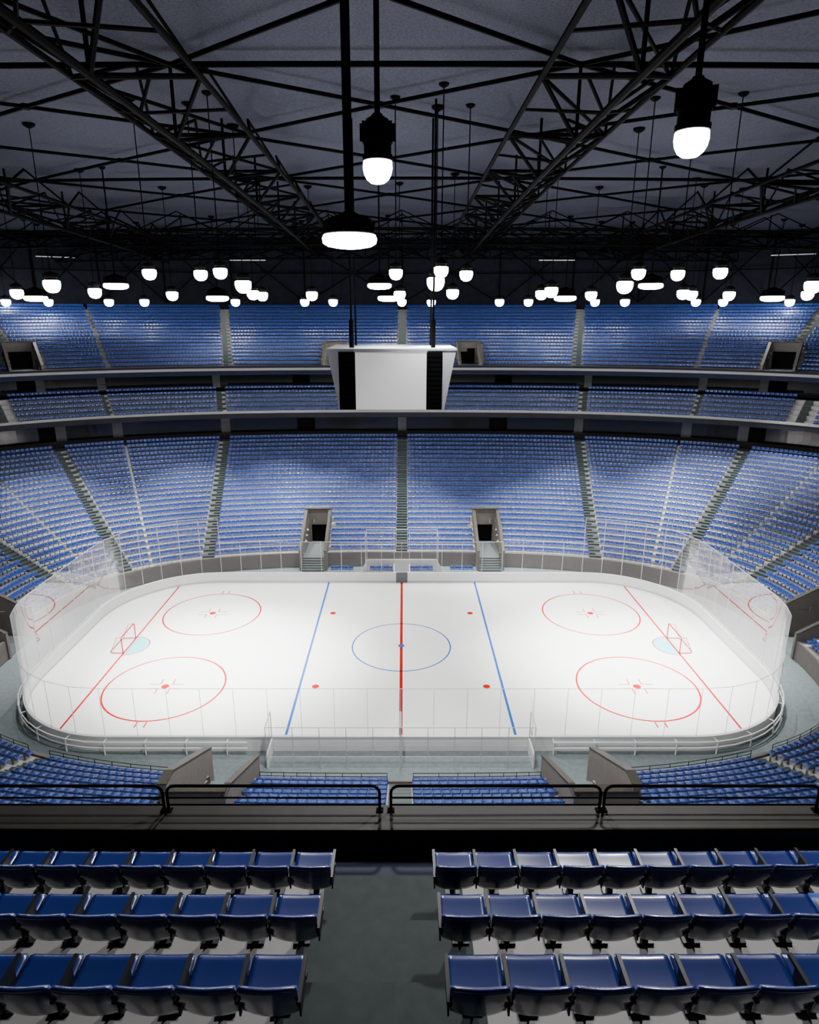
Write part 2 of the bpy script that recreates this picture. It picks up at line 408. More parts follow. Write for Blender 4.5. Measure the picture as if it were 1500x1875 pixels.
# ------------------------------------------------------------ seat placement
seats=[]
for tier in (LOW,MID,UPP):
    for k in range(tier.n):
        sp={'lower':0.53,'middle':0.53,'upper':0.50}[tier.name]
        kk=k+0.52
        NF=6000
        tt=np.linspace(0,2*math.pi,NF+1)
        pts=[tier.P(kk,t) for t in tt]
        cum=[0.0]
        for i in range(NF): cum.append(cum[-1]+math.dist(pts[i],pts[i+1]))
        L=cum[-1]; s270=float(np.interp(math.radians(270),tt,cum))
        ais=[]
        for al in tier.aisles:
            t=aisle_t(tier,al,kk)%(2*math.pi); ais.append((float(np.interp(t,tt,cum)),al[2]))
        ais.sort()
        for i,(s0,w0) in enumerate(ais):
            s1,w1=ais[(i+1)%len(ais)]
            if i==len(ais)-1: s1+=L
            a=s0+w0/2+0.04; b=s1-w1/2-0.04; m=int((b-a)/sp)
            if m<=0: continue
            st=(b-a)/m if tier is not UPP else sp
            off=0 if tier is not UPP else (b-a-m*sp)/2
            if tier is UPP and abs(s1-s270)<0.01 : off=(b-a-m*sp)
            if tier is UPP and abs(s0-s270)<0.01 : off=-0.08
            for j in range(m):
                s=(a+off+st*(j+0.5))%L
                t=float(np.interp(s,cum,tt)); x,y=tier.P(kk,t)
                z=tier.z(k)
                px,py,zc=proj(x,y,z+0.5)
                if not(-120<px<1620 and 450<py<2080) : continue
                if tier is MID and y<0: continue
                if tier is LOW and y<0 and py>1560: continue
                if tier is UPP and y<0 and (k>3 or y>-44): continue
                if invom(tier,x,y,0.42+0.27,0.55): continue
                n=nrm(tier,kk,t)
                if tier is UPP and y<0: n=(0,-1)
                ang=math.atan2(-n[1],-n[0])-math.pi/2
                seats.append([x,y,z,ang,tier.name,k,zc,px,py,j==m-1])
near=[s for s in seats if s[4]=='upper' and s[1]<0 and s[5]<=2 and -60<s[7]<1560]
nid=set(id(s) for s in near)
low_near=sorted([s for s in seats if s[4]=='lower' and 0<s[7]<1500 and s[8]<1480],key=lambda s:s[6])
pick=low_near[:280-len(near)]; pid=set(id(s) for s in pick)
rest=[s for s in seats if id(s) not in nid and id(s) not in pid]
print('SEATS',len(seats),len(near),len(pick),len(rest))
LAB='dark blue moulded plastic stadium seat with black armrest'
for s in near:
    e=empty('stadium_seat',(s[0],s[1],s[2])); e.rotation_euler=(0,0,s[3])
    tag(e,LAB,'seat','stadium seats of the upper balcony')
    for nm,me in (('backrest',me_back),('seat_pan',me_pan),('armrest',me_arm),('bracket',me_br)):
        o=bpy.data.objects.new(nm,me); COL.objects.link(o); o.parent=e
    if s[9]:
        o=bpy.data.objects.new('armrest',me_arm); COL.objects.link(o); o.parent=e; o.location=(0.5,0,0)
for s in pick:
    o=bpy.data.objects.new('stadium_seat',low_me); COL.objects.link(o); o.location=(s[0],s[1],s[2]); o.rotation_euler=(0,0,s[3])
    tag(o,'blue plastic stadium seat in the stand beside the rink','seat','stadium seats beside the rink')
for cx in (-7.0,-2.4,2.3,7.0):
    for j in range(5):
        x=cx+(j-2)*0.53
        o=bpy.data.objects.new('stadium_seat',low_me); COL.objects.link(o); o.location=(x,17.3,-0.05+0.35); o.rotation_euler=(0,0,math.pi)
        tag(o,'blue seat on the white bench box behind the boards','seat','bench seats behind the boards')
N=len(rest); nv=len(LV); nf=len(LF)
A=np.array([s[3] for s in rest],dtype=np.float32); Pp=np.array([s[:3] for s in rest],dtype=np.float32)
ca=np.cos(A)[:,None]; sa=np.sin(A)[:,None]
V=np.empty((N,nv,3),dtype=np.float32)
V[:,:,0]=LV[None,:,0]*ca-LV[None,:,1]*sa+Pp[:,0:1]
V[:,:,1]=LV[None,:,0]*sa+LV[None,:,1]*ca+Pp[:,1:2]
V[:,:,2]=LV[None,:,2]+Pp[:,2:3]
Fq=(LF[None,:,:]+(np.arange(N,dtype=np.int32)*nv)[:,None,None]).reshape(-1)
me=bpy.data.meshes.new('stadium_seats'); me.vertices.add(N*nv); me.vertices.foreach_set('co',V.reshape(-1))
me.loops.add(len(Fq)); me.loops.foreach_set('vertex_index',Fq)
me.polygons.add(N*nf); me.polygons.foreach_set('loop_start',np.arange(N*nf,dtype=np.int32)*4)
me.polygons.foreach_set('material_index',np.tile(LM,N)); me.materials.append(M_seat); me.materials.append(M_grey)
me.polygons.foreach_set('use_smooth',np.ones(N*nf,dtype=bool))
me.update(calc_edges=True)
o=bpy.data.objects.new('stadium_seats',me); COL.objects.link(o)
tag(o,'thousands of blue plastic seats filling the arena stands','seats','stadium seats of the stands','stuff')

# ------------------------------------------------------------ ice
R=9.6
def rr(hx,hy,r,step):
    pts=[]
    def seg(ax,ay,bx,by):
        L=math.hypot(bx-ax,by-ay); n=max(1,round(L/step))
        for i in range(n): pts.append((ax+(bx-ax)*i/n,ay+(by-ay)*i/n))
    def arc(cx,cy,a0):
        n=max(2,round(math.pi*r/2/step))
        for i in range(n):
            t=a0+math.pi/2*i/n; pts.append((cx+r*math.cos(t),cy+r*math.sin(t)))
    seg(hx,-(hy-r),hx,hy-r); arc(hx-r,hy-r,0); seg(hx-r,hy,-(hx-r),hy); arc(-(hx-r),hy-r,math.pi/2)
    seg(-hx,hy-r,-hx,-(hy-r)); arc(-(hx-r),-(hy-r),math.pi); seg(-(hx-r),-hy,hx-r,-hy); arc(hx-r,-(hy-r),1.5*math.pi)
    return pts
mb=MB(); op=rr(30.05,15.05,R,0.6); mb.v=[(x,y,0) for x,y in op]; mb.f=[tuple(range(len(op)))]; mb.m=[0]
H=0.008
def rect(x0,x1,y0,y1,mi,h=H): mb.add([(x0,y0,h),(x1,y0,h),(x1,y1,h),(x0,y1,h)],[(0,1,2,3)],mi)
def ringf(cx,cy,r,w,mi,a0=0,a1=2*math.pi,n=72,h=H):
    vs=[];fs=[]
    for i in range(n+1):
        t=a0+(a1-a0)*i/n
        vs+=[(cx+(r-w/2)*math.cos(t),cy+(r-w/2)*math.sin(t),h),(cx+(r+w/2)*math.cos(t),cy+(r+w/2)*math.sin(t),h)]
    for i in range(n): fs.append((2*i,2*i+1,2*i+3,2*i+2))
    mb.add(vs,fs,mi)
def disc(cx,cy,r,mi,a0=0,a1=2*math.pi,n=40,h=H):
    vs=[(cx+r*math.cos(a0+(a1-a0)*i/n),cy+r*math.sin(a0+(a1-a0)*i/n),h) for i in range(n+(0 if a1-a0>6.2 else 1))]
    mb.add(vs,[tuple(range(len(vs)))],mi)
rect(-0.13,0.13,-15,15,1)
gy=15-R+math.sqrt(R*R-(25-30+R)**2)
for s in (-1,1):
    rect(s*8.3-0.1,s*8.3+0.1,-15,15,2); rect(s*25-0.08,s*25+0.08,-gy,gy,1)
    for q in (-1,1):
        disc(s*7.0,q*6.9,0.3,1)
        cx,cy=s*19.3,q*6.9
        ringf(cx,cy,4.8,0.15,1); disc(cx,cy,0.32,1)
        for a in (-1,1):
            for b in (-1,1):
                rect(min(cx+a*0.5,cx+a*1.4),max(cx+a*0.5,cx+a*1.4),cy+b*0.32-0.045,cy+b*0.32+0.045,1)
                rect(cx+a*0.5-0.045,cx+a*0.5+0.045,min(cy+b*0.32,cy+b*1.1),max(cy+b*0.32,cy+b*1.1),1)
        for a in (-0.35,0.35):
            y0=cy+q*4.9; y1=cy+q*5.6; rect(cx+a-0.05,cx+a+0.05,min(y0,y1),max(y0,y1),1)
    a0=math.pi/2 if s>0 else -math.pi/2
    disc(s*25,0,1.75,3,a0,a0+math.pi,h=H-0.003); ringf(s*25,0,1.75,0.09,1,a0,a0+math.pi,36)
ringf(0,0,4.5,0.13,2); disc(0,0,0.3,2,h=H+0.006)
ice=mb.obj('ice_sheet',[M_ice,M_red,M_blue,M_cyan]); tag(ice,'white ice sheet with red and blue hockey markings','ice')

# ------------------------------------------------------------ boards + glass
E=empty('rink_boards',(0,0,0)); tag(E,'white dasher boards with tall clear glass around the ice','rink boards')
pi_=rr(30,15,R,0.5)
def loft(mb,pa,profile,mi=0):
    n=len(profile); N=len(pa); base=len(mb.v)
    for i,(x,y) in enumerate(pa):
        a=pa[i-1]; b=pa[(i+1)%N]; tx,ty=b[0]-a[0],b[1]-a[1]; l=math.hypot(tx,ty); nx,ny=ty/l,-tx/l
        for o,z in profile: mb.v.append((x+nx*o,y+ny*o,z))
    for i in range(N):
        j=(i+1)%N
        for q in range(n):
            r=(q+1)%n; mb.f.append((base+i*n+q,base+j*n+q,base+j*n+r,base+i*n+r)); mb.m.append(mi)
mb=MB(); loft(mb,pi_,[(0,-0.05),(0.12,-0.05),(0.12,1.08),(0,1.08)]); mb.obj('board_wall',[M_board],parent=E)
mb=MB(); loft(mb,pi_,[(-0.02,1.08),(0.18,1.08),(0.18,1.16),(-0.02,1.16)]); mb.obj('cap_rail',[M_board],parent=E)
mb=MB(); loft(mb,pi_,[(-0.012,0.0),(0.0,0.0),(0.0,0.2),(-0.012,0.2)]); mb.obj('kick_plate',[M_pane_frame],parent=E)
mb=MB(); sp_=rr(30,15,R,1.4)
for off,z in ((0.55,0.95),(0.55,0.5)):
    pts=[]
    N=len(sp_)
    for i,(x,y) in enumerate(sp_):
        a=sp_[i-1]; b=sp_[(i+1)%N]; tx,ty=b[0]-a[0],b[1]-a[1]; l=math.hypot(tx,ty); nx,ny=ty/l,-tx/l
        pts.append((x+nx*off,y+ny*off,z))
    run=[]
    for p in pts+pts[:1]:
        if p[1]<-14 and abs(p[0])<9.2:
            if len(run)>1: mb.pipe(run,0.05,6)
            run=[]
        else: run.append(p)
    if len(run)>1: mb.pipe(run,0.05,6)
for i,(x,y) in enumerate(sp_):
    if i%2: continue
    if y<-14 and abs(x)<9.2: continue
    a=sp_[i-1]; b=sp_[(i+1)%len(sp_)]; tx,ty=b[0]-a[0],b[1]-a[1]; l=math.hypot(tx,ty); nx,ny=ty/l,-tx/l
    mb.tube((x+nx*.55,y+ny*.55,-0.05),(x+nx*.55,y+ny*.55,0.97),0.05,6); mb.tube((x+nx*.1,y+ny*.1,0.95),(x+nx*.55,y+ny*.55,0.95),0.04,6)
mb.obj('support_rail',[M_board],parent=E)
gp=rr(30.07,15.07,R,2.3)
def gtop(x,y):
    if abs(x)>20.6 and y>-9.5: return 7.6
    return 4.85
N=len(gp)
for i in range(N):
    p=gp[i]; q=gp[(i+1)%N]; mid=((p[0]+q[0])/2,(p[1]+q[1])/2); zt=gtop(*mid)
    mb=MB()
    g=0.012
    ax,ay=p[0]+(q[0]-p[0])*g,p[1]+(q[1]-p[1])*g; bx,by=q[0]-(q[0]-p[0])*g,q[1]-(q[1]-p[1])*g
    cxx=30.07-R; cyy=15.07-R
    curved=abs(mid[0])>cxx and abs(mid[1])>cyy
    pts=[(ax,ay),(bx,by)]
    if curved:
        cx=math.copysign(cxx,mid[0]); cy=math.copysign(cyy,mid[1]); pts=[]
        for h in range(5):
            x=ax+(bx-ax)*h/4; y=ay+(by-ay)*h/4; l=math.hypot(x-cx,y-cy); pts.append((cx+(x-cx)*R/l,cy+(y-cy)*R/l))
    vs=[];fs=[]
    for x,y in pts: vs+=[(x,y,1.16),(x,y,zt)]
    for h in range(len(pts)-1): fs.append((2*h,2*h+2,2*h+3,2*h+1))
    mb.add(vs,fs)
    mb.obj('glass_panel',[M_glass],True,parent=E)
    pz=max(gtop(*mid),gtop((gp[i-1][0]+p[0])/2,(gp[i-1][1]+p[1])/2))
    mb=MB(); mb.tube((p[0],p[1],1.1),(p[0],p[1],pz),0.026 if p[1]>0 else 0.018,6); mb.obj('glass_post',[M_pane_frame],parent=E)
hs=[gtop((gp[i][0]+gp[(i+1)%N][0])/2,(gp[i][1]+gp[(i+1)%N][1])/2) for i in range(N)]
start=next(i for i in range(N) if hs[i]!=hs[i-1]); run=[gp[start]]; cur=hs[start]
for j in range(start,start+N+1):
    i=j%N
    if j==start+N or hs[i]!=cur:
        mb=MB(); mb.pipe([(x,y,cur) for x,y in run],0.02,5); mb.obj('top_edge',[M_pane_frame],parent=E)
        run=[gp[i]]; cur=hs[i]
    run.append(gp[(i+1)%N])
mb=MB(); mb.box(-0.65,0.65,14.93,14.985,0.0,1.25); o=mb.obj('gate_panel',[M_col],parent=E)

for sgn in (-1,1):
    x0,x1=(0.04,8.9) if sgn>0 else (-8.9,-0.04)
    e=empty('bench_enclosure',((x0+x1)/2,-16,-0.05)); tag(e,'white framed clear glass players bench enclosure','bench enclosure','player benches')
    mb=MB(); xo=(x1-x0)/2
    n=5
    for i in range(n+1):
        x=-xo+2*xo*i/n; mb.tube((x,-1.0,0),(x,-1.0,3.2),0.025,6)
    mb.tube((-xo,-1,3.2),(xo,-1,3.2),0.025,6); mb.tube((-xo,-1,0.95),(xo,-1,0.95),0.02,6)
    for x in (-xo,xo): mb.tube((x,-1,3.2),(x,0.8,3.2),0.03,6)
    xe=xo if sgn>0 else -xo
    mb.tube((xe,0.8,0),(xe,0.8,3.2),0.03,6)
    mb.obj('frame',[M_pane_frame],parent=e)
    mb=MB(); mb.add([(-xo,-1,0.9),(xo,-1,0.9),(xo,-1,3.2),(-xo,-1,3.2)],[(0,1,2,3)]); mb.obj('back_glass',[M_glass],parent=e)
    mb=MB(); mb.add([(xe,-1,1.1),(xe,0.8,1.1),(xe,0.8,4.6),(xe,-1,3.2)],[(0,1,2,3)]); mb.obj('side_glass',[M_glass],parent=e)
    mb=MB(); mb.box(xe-0.05,xe+0.05,-1,0.8,0,1.1); mb.obj('side_board',[M_board],parent=e)
e=empty('penalty_box',(0,17,-0.05)); tag(e,'white walled penalty box with tall glass screens','penalty box')
mb=MB(); mb.box(-4.1,4.1,0.9,1.0,0,1.75); 
for s in (-1,1):
    mb.add([(s*4.1,0.9,0),(s*4.1,1.0,0),(s*4.6,-0.6,0),(s*4.6,-0.7,0),(s*4.1,0.9,1.75),(s*4.1,1.0,1.75),(s*4.6,-0.6,1.2),(s*4.6,-0.7,1.2)],[(0,1,2,3),(4,7,6,5),(0,4,5,1),(1,5,6,2),(2,6,7,3),(3,7,4,0)])
    mb.box(s*0.9-0.04,s*0.9+0.04,-1.6,0.9,0,1.2)
mb.obj('white_wall',[M_board],parent=e)
mb=MB(); mb.box(-0.9,0.9,-1.2,-0.6,0.7,0.76); mb.box(-0.85,-0.8,-1.15,-0.65,0,0.7); mb.box(0.8,0.85,-1.15,-0.65,0,0.7); mb.obj('scorer_table',[M_board],parent=e)
mb=MB(); mb.add([(-4.1,0.95,1.75),(4.1,0.95,1.75),(4.1,0.95,5.4),(-4.1,0.95,5.4)],[(0,1,2,3)])
for s in (-1,1): mb.add([(s*4.1,0.95,1.75),(s*4.1,-1.7,1.75),(s*4.1,-1.7,5.4),(s*4.1,0.95,5.4)],[(0,1,2,3)])
mb.obj('screen_glass',[M_glass],parent=e)
mb=MB()
for x in (-4.1,-0.9,0.9,4.1): mb.tube((x,0.95,0),(x,0.95,5.4),0.04,6)
for s in (-1,1): mb.tube((s*4.1,-1.7,0),(s*4.1,-1.7,5.4),0.04,6); mb.tube((s*4.1,-1.7,5.4),(s*4.1,0.95,5.4),0.03,6)
mb.tube((-4.1,0.95,5.4),(4.1,0.95,5.4),0.03,6); mb.obj('frame',[M_pane_frame],parent=e)
mb=MB(); mb.box(-8.4,-5.6,-0.2,0.9,0,0.35); mb.box(8.4,5.6,-0.2,0.9,0,0.35); mb.box(-4.0,-1.0,-0.2,0.85,0,0.35); mb.box(4.0,1.0,-0.2,0.85,0,0.35)
mb.obj('seat_platform',[M_floor],parent=e)

# ------------------------------------------------------------ goals
for s in (-1,1):
    e=empty('hockey_goal',(s*25,0,0.01)); tag(e,'red framed hockey goal with white net on the goal line','goal','hockey goals')
    W=1.45; Hh=1.55; D=1.25; 
    mb=MB()
    mb.pipe([(0,-W,0),(0,-W,Hh-0.1),(0,-W+0.1,Hh),(0,W-0.1,Hh),(0,W,Hh-0.1),(0,W,0)],0.05,8)
    mb.obj('post_frame',[M_red],parent=e)
    mb=MB(); mb.pipe([(0,-W,0.04),(s*D*0.8,-W,0.04),(s*D,-W+0.3,0.04),(s*D,W-0.3,0.04),(s*D*0.8,W,0.04),(0,W,0.04)],0.035,8)
    for q in (-1,1): mb.pipe([(0,q*W,Hh-0.03),(s*0.5,q*(W-0.1),Hh-0.05),(s*D*0.9,q*(W-0.15),0.04)],0.025,6)
    mb.obj('base_frame',[M_red],parent=e)
    mb=MB()
    nn=16
    for i in range(nn+1):
        y=-W+0.1+(2*W-0.2)*i/nn
        mb.tube((s*0.03,y,Hh-0.02),(s*0.5,y,Hh-0.06),0.006,3,caps=False); mb.tube((s*0.5,y,Hh-0.06),(s*D,y,0.05),0.006,3,caps=False)
    for i in range(10):
        f=i/9; mb.tube((s*(0.5+(D-0.5)*f),-W+0.1,Hh-0.06-(Hh-0.1)*f),(s*(0.5+(D-0.5)*f),W-0.1,Hh-0.06-(Hh-0.1)*f),0.006,3,caps=False)
        for q in (-1,1):
            x=0.05+f*(D-0.1); zt=Hh-0.05 if x<0.5 else Hh-0.06-(Hh-0.1)*(x-0.5)/(D-0.5); mb.tube((s*x,q*(W-0.05),0.03),(s*x,q*(W-0.05),zt),0.006,3,caps=False)
    mb.obj('net',[M_board],parent=e)

# ------------------------------------------------------------ scoreboard
sx=-0.7; SZ=22.2; sc=0.92
e=empty('scoreboard',(sx,0,SZ)); e.scale=(sc,)*3; tag(e,'grey centre-hung scoreboard cube with blank white screen and black speakers','scoreboard')
mb=MB(); a,b=5.25,4.35; HH=4.75
vs=[(-b,-b+0.1,0),(b,-b+0.1,0),(b,b-1,0),(-b,b-1,0),(-a,-b+0.05,HH),(a,-b+0.05,HH),(a,a-1,HH),(-a,a-1,HH)]
mb.add(vs,[(0,3,2,1),(4,5,6,7),(0,1,5,4),(1,2,6,5),(2,3,7,6),(3,0,4,7)])
mb.box(-a-0.06,a+0.06,-b,a-0.94,HH,HH+0.15)
mb.obj('housing',[M_sbody],parent=e)
mb=MB(); mb.box(-2.95,2.85,-4.42,-3.2,0.0,HH-0.15); mb.obj('screen',[M_screen],parent=e)
for z0_,z1_ in ((HH-0.15,HH-0.05),(-0.06,0.0)):
    mb=MB(); mb.box(-3.0,2.9,-4.44,-4.2,z0_,z1_); mb.obj('screen_frame',[M_sbody],parent=e)
for x0,x1 in ((-4.3,-2.95),(2.85,4.15)):
    mb=MB(); mb.box(x0,x1,-4.42,-3.2,0,HH-0.1)
    for i in range(12):
        z=0.15+i*0.37; mb.box(x0+0.08,x1-0.08,-4.46,-4.41,z,z+0.3)
    mb.obj('speaker',[M_blk],parent=e)
mb=MB()
for x in (-3.35,3.45):
    top=(ceilz(x,-2.5)-SZ)/sc
    mb.tube((x,-2.5,HH+0.1),(x,-2.5,top),0.09,8); mb.tube((x,-2.5,HH+0.1),(x,-2.5,HH+2.4),0.2,8)
    mb.tube((x,2.5,HH+0.1),(x,2.5,top),0.09,8)
mb.obj('hanger',[M_blk],parent=e)

# ------------------------------------------------------------ lamps
def dirat(x,y,rise):
    v=(y-937.5)/F; t=-math.tan(TH+math.atan(v)); Z=rise/t; zc=Z*CT-rise*ST
    return ((x-739)/F*zc+0.2, Z-53.8, 28.85+rise)
def lamp_parts(kind,fat=1.0,hz=1.0):
    out=[]
    if kind=='bulb':
        mb=MB(); mb.lathe([(r*.95,z*.8*hz) for r,z in [(0.12,1.32),(0.16,1.25),(0.3,1.15),(0.33,1.0),(0.38,0.98),(0.40,0.9),(0.40,0.5),(0.36,0.46),(0.36,0.2),(0.40,0.16),(0.40,0.0),(0.30,-0.02)]],(0,0,0),20)
        for i in range(10):
            t=2*math.pi*i/10; c,s=math.cos(t),math.sin(t)
            mb.box(0.30,0.44,-0.02,0.02,0.44*hz,0.84*hz,0,lambda x,y,z:(x*c-y*s,x*s+y*c,z))
        out.append(('lamp_housing',mb.data('lamp_housing',[M_blk])))
        mb=MB(); mb.lathe([(r*.95*fat,z*.85*fat) for r,z in [(0.30,0.02),(0.38,-0.02),(0.39,-0.2),(0.36,-0.36),(0.29,-0.5),(0.18,-0.59),(0.05,-0.62)]],(0,0,0),20)
        out.append(('lamp_bulb',mb.data('lamp_bulb',[M_bulb],True)))
    else:
        mb=MB(); mb.lathe([(0.2,1.0),(0.5,0.85),(0.95,0.7),(1.05,0.6),(1.05,0.42),(0.9,0.38),(0.9,0.22),(1.12,0.18),(1.15,0.05),(1.1,0.0)],(0,0,0),28)
        for i in range(12):
            t=2*math.pi*i/12; c,s=math.cos(t),math.sin(t)
            mb.box(0.8,1.16,-0.03,0.03,0.2,0.62,0,lambda x,y,z:(x*c-y*s,x*s+y*c,z))
        out.append(('lamp_housing',mb.data('lamp_housing',[M_blk])))
        mb=MB(); mb.lathe([(r,z*1.5) for r,z in [(1.0,0.03),(1.18,0.0),(1.24,-0.1),(1.2,-0.22),(1.0,-0.3),(0.6,-0.35),(0.1,-0.36)]],(0,0,0),28)
        out.append(('lamp_bulb',mb.data('lamp_bulb',[M_bulb],True)))
    return out
PB=lamp_parts('bulb'); PF=lamp_parts('bulb',1.35,0.5); PD=lamp_parts('disc')
def lamp(x,y,z,kind,rod,power,scale=1.0,cone=125,blend=0.8):
    e=empty('pendant_lamp',(x,y,z)); e.scale=(scale,)*3
    tag(e,'black pendant lamp with glowing '+('round bulb' if kind!='disc' else 'flat disc')+' hanging from the roof','lamp','pendant lamps')
    for nm,me in {'bulb':PB,'far':PF,'disc':PD}[kind]:
        o=bpy.data.objects.new(nm,me); COL.objects.link(o); o.parent=e
    top=(ceilz(x,y)-z)/scale
    mb=MB(); z0={'bulb':1.0,'far':0.5,'disc':0.9}[kind]
    mb.tube((0,0,z0),(0,0,top),rod/scale,8); mb.lathe([(0.1,top-0.25),(0.32,top-0.12),(0.35,top)],(0,0,0),14)
    mb.obj('lamp_rod',[M_blk],parent=e)
    L=bpy.data.lights.new('lamp_light','SPOT'); L.energy=power; L.spot_size=math.radians(cone); L.spot_blend=blend; L.shadow_soft_size=0.35
    L.color=(1,0.98,0.96)
    lo=bpy.data.objects.new('lamp_light',L); COL.objects.link(lo); lo.parent=e; lo.location=(0,0,-0.85)
P0=15500
lamp(-2.14,-23.4,32.3,'disc',0.19,P0*1.6,0.96)
lamp(-0.45,-35.6,32.65,'bulb',0.07,P0*0.5,1.0,155,0.5)
lamp(6.4,-38.1,32.7,'bulb',0.07,P0*0.5,0.97,155,0.5)
for (x,y) in [(212,520),(695,520),(1192,520)]: lamp(*dirat(x,y,3.45),'disc',0.08,P0*2.0,1.0,105,1.0)
for (x,y) in [(65,543),(398,543),(712,543),(1035,543),(1415,543)]: lamp(*dirat(x,y,3.1),'disc',0.07,P0*0.012,1.3,80)
B=[(273,494),(367,496),(403,492),(94,514),(30,531),(173,529),(445,515),(199,549),(264,549),(315,535),(431,549),(463,533),(480,536),(571,535),(558,549),(610,549),(725,494),(808,489),(854,497),(798,509),(732,534),(736,549),(829,531),(790,550),(915,549),(968,549),(1010,527),(992,533),(1083,535),(1090,549),(1145,549),(1145,516),(1170,494),(1242,496),(1320,492),(1252,532),(1267,534),(1275,549),(1325,549),(1336,535),(1490,516),(1480,534),(1447,549),(10,549),(88,549)]
for (x,y) in B:
    p=dirat(x,y,3.45 if y<500 else 3.0 if y<540 else 2.75)
    if y<500: pw,cone,bl=(6.5,48,1.0) if abs(x-790)>200 else (0.6,100,1.0)
    elif y<520: pw,cone,bl=3.4,60,1.0
    elif y<540: pw,cone,bl=3.0,42,1.0
    else: pw,cone,bl=(0.022 if x in (88,264,1447,1325) else 0.004),64,1.0
    lamp(*p,'far',0.04,P0*pw,1.0 if y<500 else 1.35,cone,bl)

# ------------------------------------------------------------ roof trusses
def roofz(x,y): return ceilz(x,y)
def truss(axis,c,lo,hi,start,L,half=3.2,rc=0.19,rw=0.13,dep=4.6):
    mb=MB(); s=start
    while s-L>lo: s-=L
    B=[]
    while s<hi:
        B.append(s); s+=L
    d1=dep-1.6
    def P(u,v,dz):
        x,y=(c+v,u) if axis=='Y' else (u,c+v)
        return (x,y,roofz(x,y)-dz)
    for i in range(len(B)-1):
        m=(B[i]+B[i+1])/2
        mb.tube(P(B[i],0,dep),P(B[i+1],0,dep),rc,7)
        for sg in (-1,1):
            mb.tube(P(B[i],0,dep),P(m,sg*half,d1),rw,6); mb.tube(P(m,sg*half,d1),P(B[i+1],0,dep),rw,6)
            mb.tube(P(m,sg*half,d1),P(m+L,sg*half,d1),rc*0.85,7)
            q=P(B[i]*0.5+m*0.5,sg*half*0.5,dep-.8); mb.tube(q,P(m,0,dep),rw*0.7,5)
            q2=P(B[i+1]*0.5+m*0.5,sg*half*0.5,dep-.8); mb.tube(q2,P(m,0,dep),rw*0.7,5)
            mb.tube(q2,P(B[i+1],sg*half,d1),rw*0.7,5)
            mb.tube(P(m,sg*half,d1),P(B[i+1],sg*half*0.6,0.7),rw*0.8,6)
            mb.tube(P(m,sg*half,d1),P(B[i],sg*half*0.6,0.7),rw*0.7,6)
        mb.tube(P(m,-half,d1),P(m,half,d1),rw,6)
        mb.tube(P(m,-half,d1),P(m+L,half,d1),rw*0.8,6)
        mb.tube(P(B[i+1],0,dep),P(B[i+1],0,0.6),rw*0.8,6)
    o=mb.obj('roof_truss',[M_blk]); tag(o,'black tubular steel roof truss under the dark ceiling','truss','roof trusses')
for c,st in ((-13.1,-22.1),(10.3,-22.1),(-38,-18),(35,-18)): truss('Y',c,-58,62,st,11)
truss('X',40,-62,62,0,9.8,2.6,0.14,0.10); truss('X',56,-62,62,4,9.8,2.2,0.14,0.10)
Xs=[-62,-38,-13.1,10.3,35,60]; Ys=[-56,-43,-29,-11,4,20,37,54]
def bp(x,y): return (x,y,roofz(x,y)-0.7)
def beam(pts,r,label):
    mb=MB(); 
    for a,b in zip(pts,pts[1:]): mb.tube(a,b,r,6)
    tag(mb.obj('roof_beam',[M_blk]),label,'roof beam','roof beams')
for y in (-11,20,54): beam([bp(x,y) for x in np.linspace(-60,60,17)],0.16,'black steel roof purlin across the ceiling')
for i in range(len(Xs)-1):
    for j in range(len(Ys)-1):
        x0,x1,y0,y1=Xs[i],Xs[i+1],Ys[j],Ys[j+1]; c=bp((x0+x1)/2,(y0+y1)/2)
        if max(abs(x0),abs(x1))>55 and max(abs(y0),abs(y1))>50: continue
        mb=MB()
        for p in (bp(x0,y0),bp(x1,y0),bp(x0,y1),bp(x1,y1)): mb.tube(p,c,0.13,6)
        mb.lathe([(0.3,-0.15),(0.3,0.15)],c,10)
        tag(mb.obj('cross_brace',[M_blk]),'black steel cross brace under the ceiling','brace','roof braces')

# ------------------------------------------------------------ columns, doors in concourses
def onring(a,b,e,t,off=0):
    p=sup(a,b,e,t); gx=math.copysign(abs(p[0]/a)**(e-1)/a,p[0]); gy=math.copysign(abs(p[1]/b)**(e-1)/b,p[1]); l=math.hypot(gx,gy)
    return (p[0]+gx/l*off,p[1]+gy/l*off),(gx/l,gy/l)
def upright(name,a,b,e,deg,w,d,z0,z1,m):
    p,n=onring(a,b,e,math.radians(deg)); tg=(-n[1],n[0])
    mb=MB(); mb.box(-w/2,w/2,-d,0.15,0,z1-z0,0,lambda u,dd,z:(tg[0]*u+n[0]*dd,tg[1]*u+n[1]*dd,z))
    mb.box(-w/2-0.06,w/2+0.06,-d-0.06,0.15,0,0.2,0,lambda u,dd,z:(tg[0]*u+n[0]*dd,tg[1]*u+n[1]*dd,z))
    return mb.obj(name,[m],loc=(p[0],p[1],z0))
for sgn in (0,1):
    for d in (71.8,56.5,90,48,33,22):
        if sgn and d==90: continue
        dd=180-d if sgn else d
        tag(upright('column',64.0,44.0,2.6,dd,1.3,0.5,12.15,15.0,M_col),'grey square concourse column','column','concourse columns')
        tag(upright('column',69.6,49.2,2.6,dd,1.1,0.5,18.8,20.8,M_col),'grey square concourse column','column','concourse columns')
di=1
for d in (81.7,98.3,46.3,133.7):
    for (a,b,z0,z1,w) in ((64.0,44.0,12.15,14.9,2.6),(69.6,49.2,18.8,20.75,2.6)):
        o=upright('door_%d'%di,a,b,2.6,d,w,0.25,z0,z1,M_void); di+=1
        tag(o,'black open doorway in the concourse wall',kind='structure')
wallring('baseboard_concourse',63.0,43.0,2.6,12.15,12.75,M_brown,'low brown parapet of the concourse')
